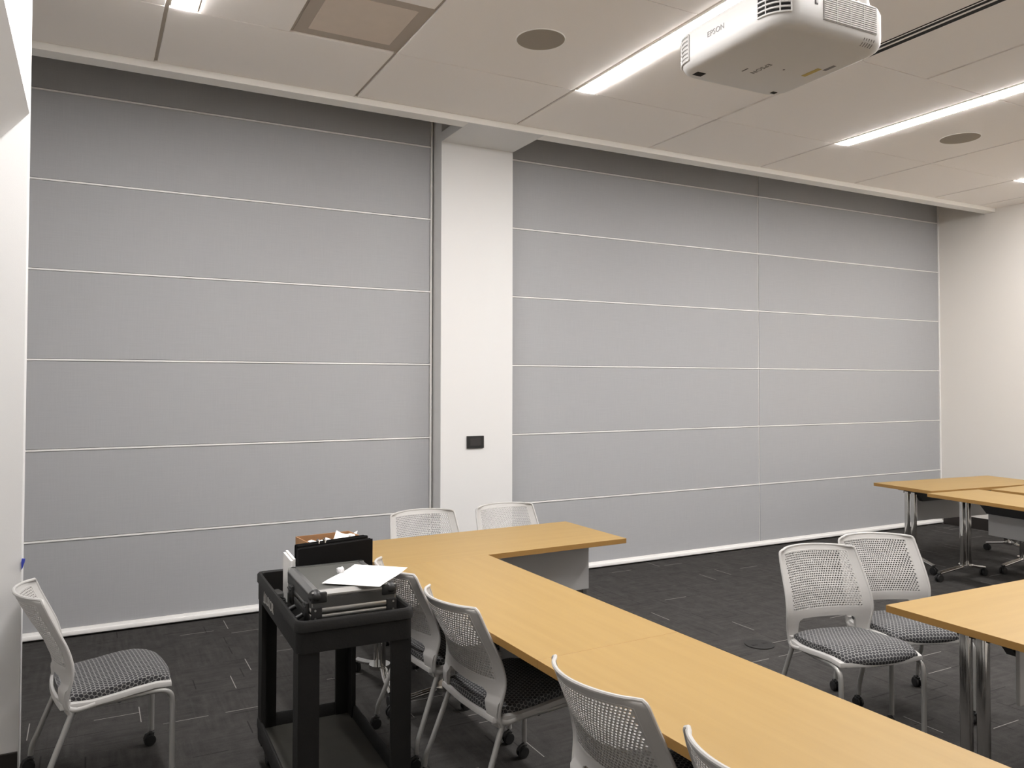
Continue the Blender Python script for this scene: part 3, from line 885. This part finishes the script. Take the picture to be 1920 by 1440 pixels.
b = bmesh.new(); box(b, .01, .34, .007, .018, .002, .250); link('pages', b, M['casedk'], t)
for x in (.105, .135):
    b = bmesh.new(); tube(b, [(x, .003, .255), (x, .003, .268), (x, .014, .272), (x, .022, .266)], .004, 6); link('clip', b, M['chrome'], t, 60)
for k, (dx, dy, h, lb) in enumerate(((-.020, .012, .200, 'white paper stack edge standing left of the black binders, outer sheet'), (-.008, .018, .206, 'white card standing against the left end of the black binders, inner one'))):
    bm = bmesh.new(); box(bm, 0, .010, 0, .20, 0, h, .001)
    o = link('paper_folder', bm, M['paper']); o.location = (.788+dx, -2.750+dy, KZ); o.rotation_euler = (0, 0, R(-3)); tag(o, lb, 'folder', 'white folders beside the binders')

# cardboard box with papers
t = thing('cardboard_box', 'open brown cardboard box of papers behind the black binders on the cart', 'box', (.985, -2.545, KZ), R(6))
bw, bd, bh = .128, .082, .252
b = bmesh.new()
for s in (-1, 1):
    box(b, s*bw-.002, s*bw+.002, -bd, bd, 0, bh); box(b, -bw, bw, s*bd-.002, s*bd+.002, 0, bh)
box(b, -bw, bw, -bd, bd, 0, .004)
link('carton', b, M['card'], t)
sp = [(-.060, -.035, .255, 10, 25), (.000, -.01, .250, -12, 60), (.075, .0, .262, 20, -25), (.100, .02, .256, -20, 40)]
for k, (x, y, z, tx, rz) in enumerate(sp):
    bm = bmesh.new(); nn = 4
    vv = [[bm.verts.new((-.045+.09*i/nn, -.03+.06*j/nn, .010*math.sin(i*1.7+k)*math.cos(j*1.3+k))) for j in range(nn+1)] for i in range(nn+1)]
    for i in range(nn):
        for j in range(nn): bm.faces.new([vv[i][j], vv[i+1][j], vv[i+1][j+1], vv[i][j+1]])
    rr = bmesh.ops.extrude_face_region(bm, geom=bm.faces[:]); bmesh.ops.translate(bm, vec=(0, 0, .002), verts=[v for v in rr['geom'] if isinstance(v, bmesh.types.BMVert)])
    o = link('crumpled_paper', bm, M['paper'], None, 60)
    c_, s_ = math.cos(R(6)), math.sin(R(6))
    o.location = (.985+x*c_-y*s_, -2.545+x*s_+y*c_, KZ+z-.02); o.rotation_euler = (R(tx), R(tx*.6), R(rz))
    tag(o, ['folded white paper at the left end of the cardboard box', 'flat white paper in the middle of the cardboard box', 'raised white paper at the right part of the cardboard box', 'small white paper at the right end of the cardboard box'][k], 'paper', 'papers in the cardboard box')

# loose cables and a pouch in the tray left of the case
b = bmesh.new()
tube(b, smoothpath([(0, 0, 0), (.03, .03, .004), (.05, -.02, .004), (.02, -.06, .004), (.045, -.10, .006), (.03, -.15, .004)], 6), .0035, 7)
o = link('cable', b, M['black'], None, 60); o.location = (.722, -2.60, .772); tag(o, 'thin black cable lying in the tray left of the case', 'cable')
b = bmesh.new(); box(b, -.03, .03, -.045, .045, 0, .022, .008)
o = link('power_adapter', b, M['casedk'], None, 40); o.location = (.752, -2.52, .7665); o.rotation_euler = (0, 0, R(8)); tag(o, 'small black power adapter at the far left of the cart tray', 'adapter')
b = bmesh.new()
tube(b, smoothpath([(-.018, 0, 0), (.0, .012, .006), (.018, .008, .004), (.022, -.012, .003), (.0, -.02, .004), (-.02, -.01, .002)], 5), .004, 7)
o = link('metal_clasp', b, M['chrome'], None, 60); o.location = (.716, -3.165, .772); tag(o, 'shiny metal clasp in the near left corner of the cart tray', 'clasp')

# cord hanging from the end-on far table
b = bmesh.new(); tube(b, smoothpath([(0, 0, 0), (.004, 0, -.10), (.0, 0, -.22), (-.012, 0, -.33)], 6), .004, 7)
o = link('white_cord', b, M['paper'], None, 60); o.location = (6.735, -1.90, .728)
tag(o, 'short white cord hanging under the end-on far table beside its chrome leg', 'cord')

# ------------------------------------------------------------------ camera
cam = bpy.data.cameras.new('camera'); co = bpy.data.objects.new('camera', cam); col.objects.link(co)
D_, h_, yaw, pit, rol, fpx, sy = 6.1951, 1.7339, .4886, .0235, .0016, 1488.4859, -39.0772
fw = Vector((math.sin(yaw)*math.cos(pit), math.cos(yaw)*math.cos(pit), math.sin(pit)))
r0 = Vector((math.cos(yaw), -math.sin(yaw), 0)); u0 = r0.cross(fw)
rv = r0*math.cos(rol)+u0*math.sin(rol); uv = -r0*math.sin(rol)+u0*math.cos(rol)
mw = Matrix(((rv.x, uv.x, -fw.x, 0), (rv.y, uv.y, -fw.y, -D_), (rv.z, uv.z, -fw.z, h_), (0, 0, 0, 1)))
co.matrix_world = mw
cam.sensor_fit = 'HORIZONTAL'; cam.sensor_width = 36; cam.lens = fpx/1920*36
cam.shift_y = sy/1920.
cam.clip_start = .05; cam.clip_end = 60
scn.camera = co

w = bpy.data.worlds.new('world'); scn.world = w; w.use_nodes = True
w.node_tree.nodes['Background'].inputs[0].default_value = (.5, .5, .5, 1); w.node_tree.nodes['Background'].inputs[1].default_value = .0
scn.view_settings.view_transform = 'Standard'; scn.view_settings.look = 'None'; scn.view_settings.gamma = 1
scn.view_settings.use_curve_mapping = False
scn.view_settings.exposure = 0.
scn.cycles.use_denoising = True
scn.cycles.max_bounces = 10; scn.cycles.diffuse_bounces = 7
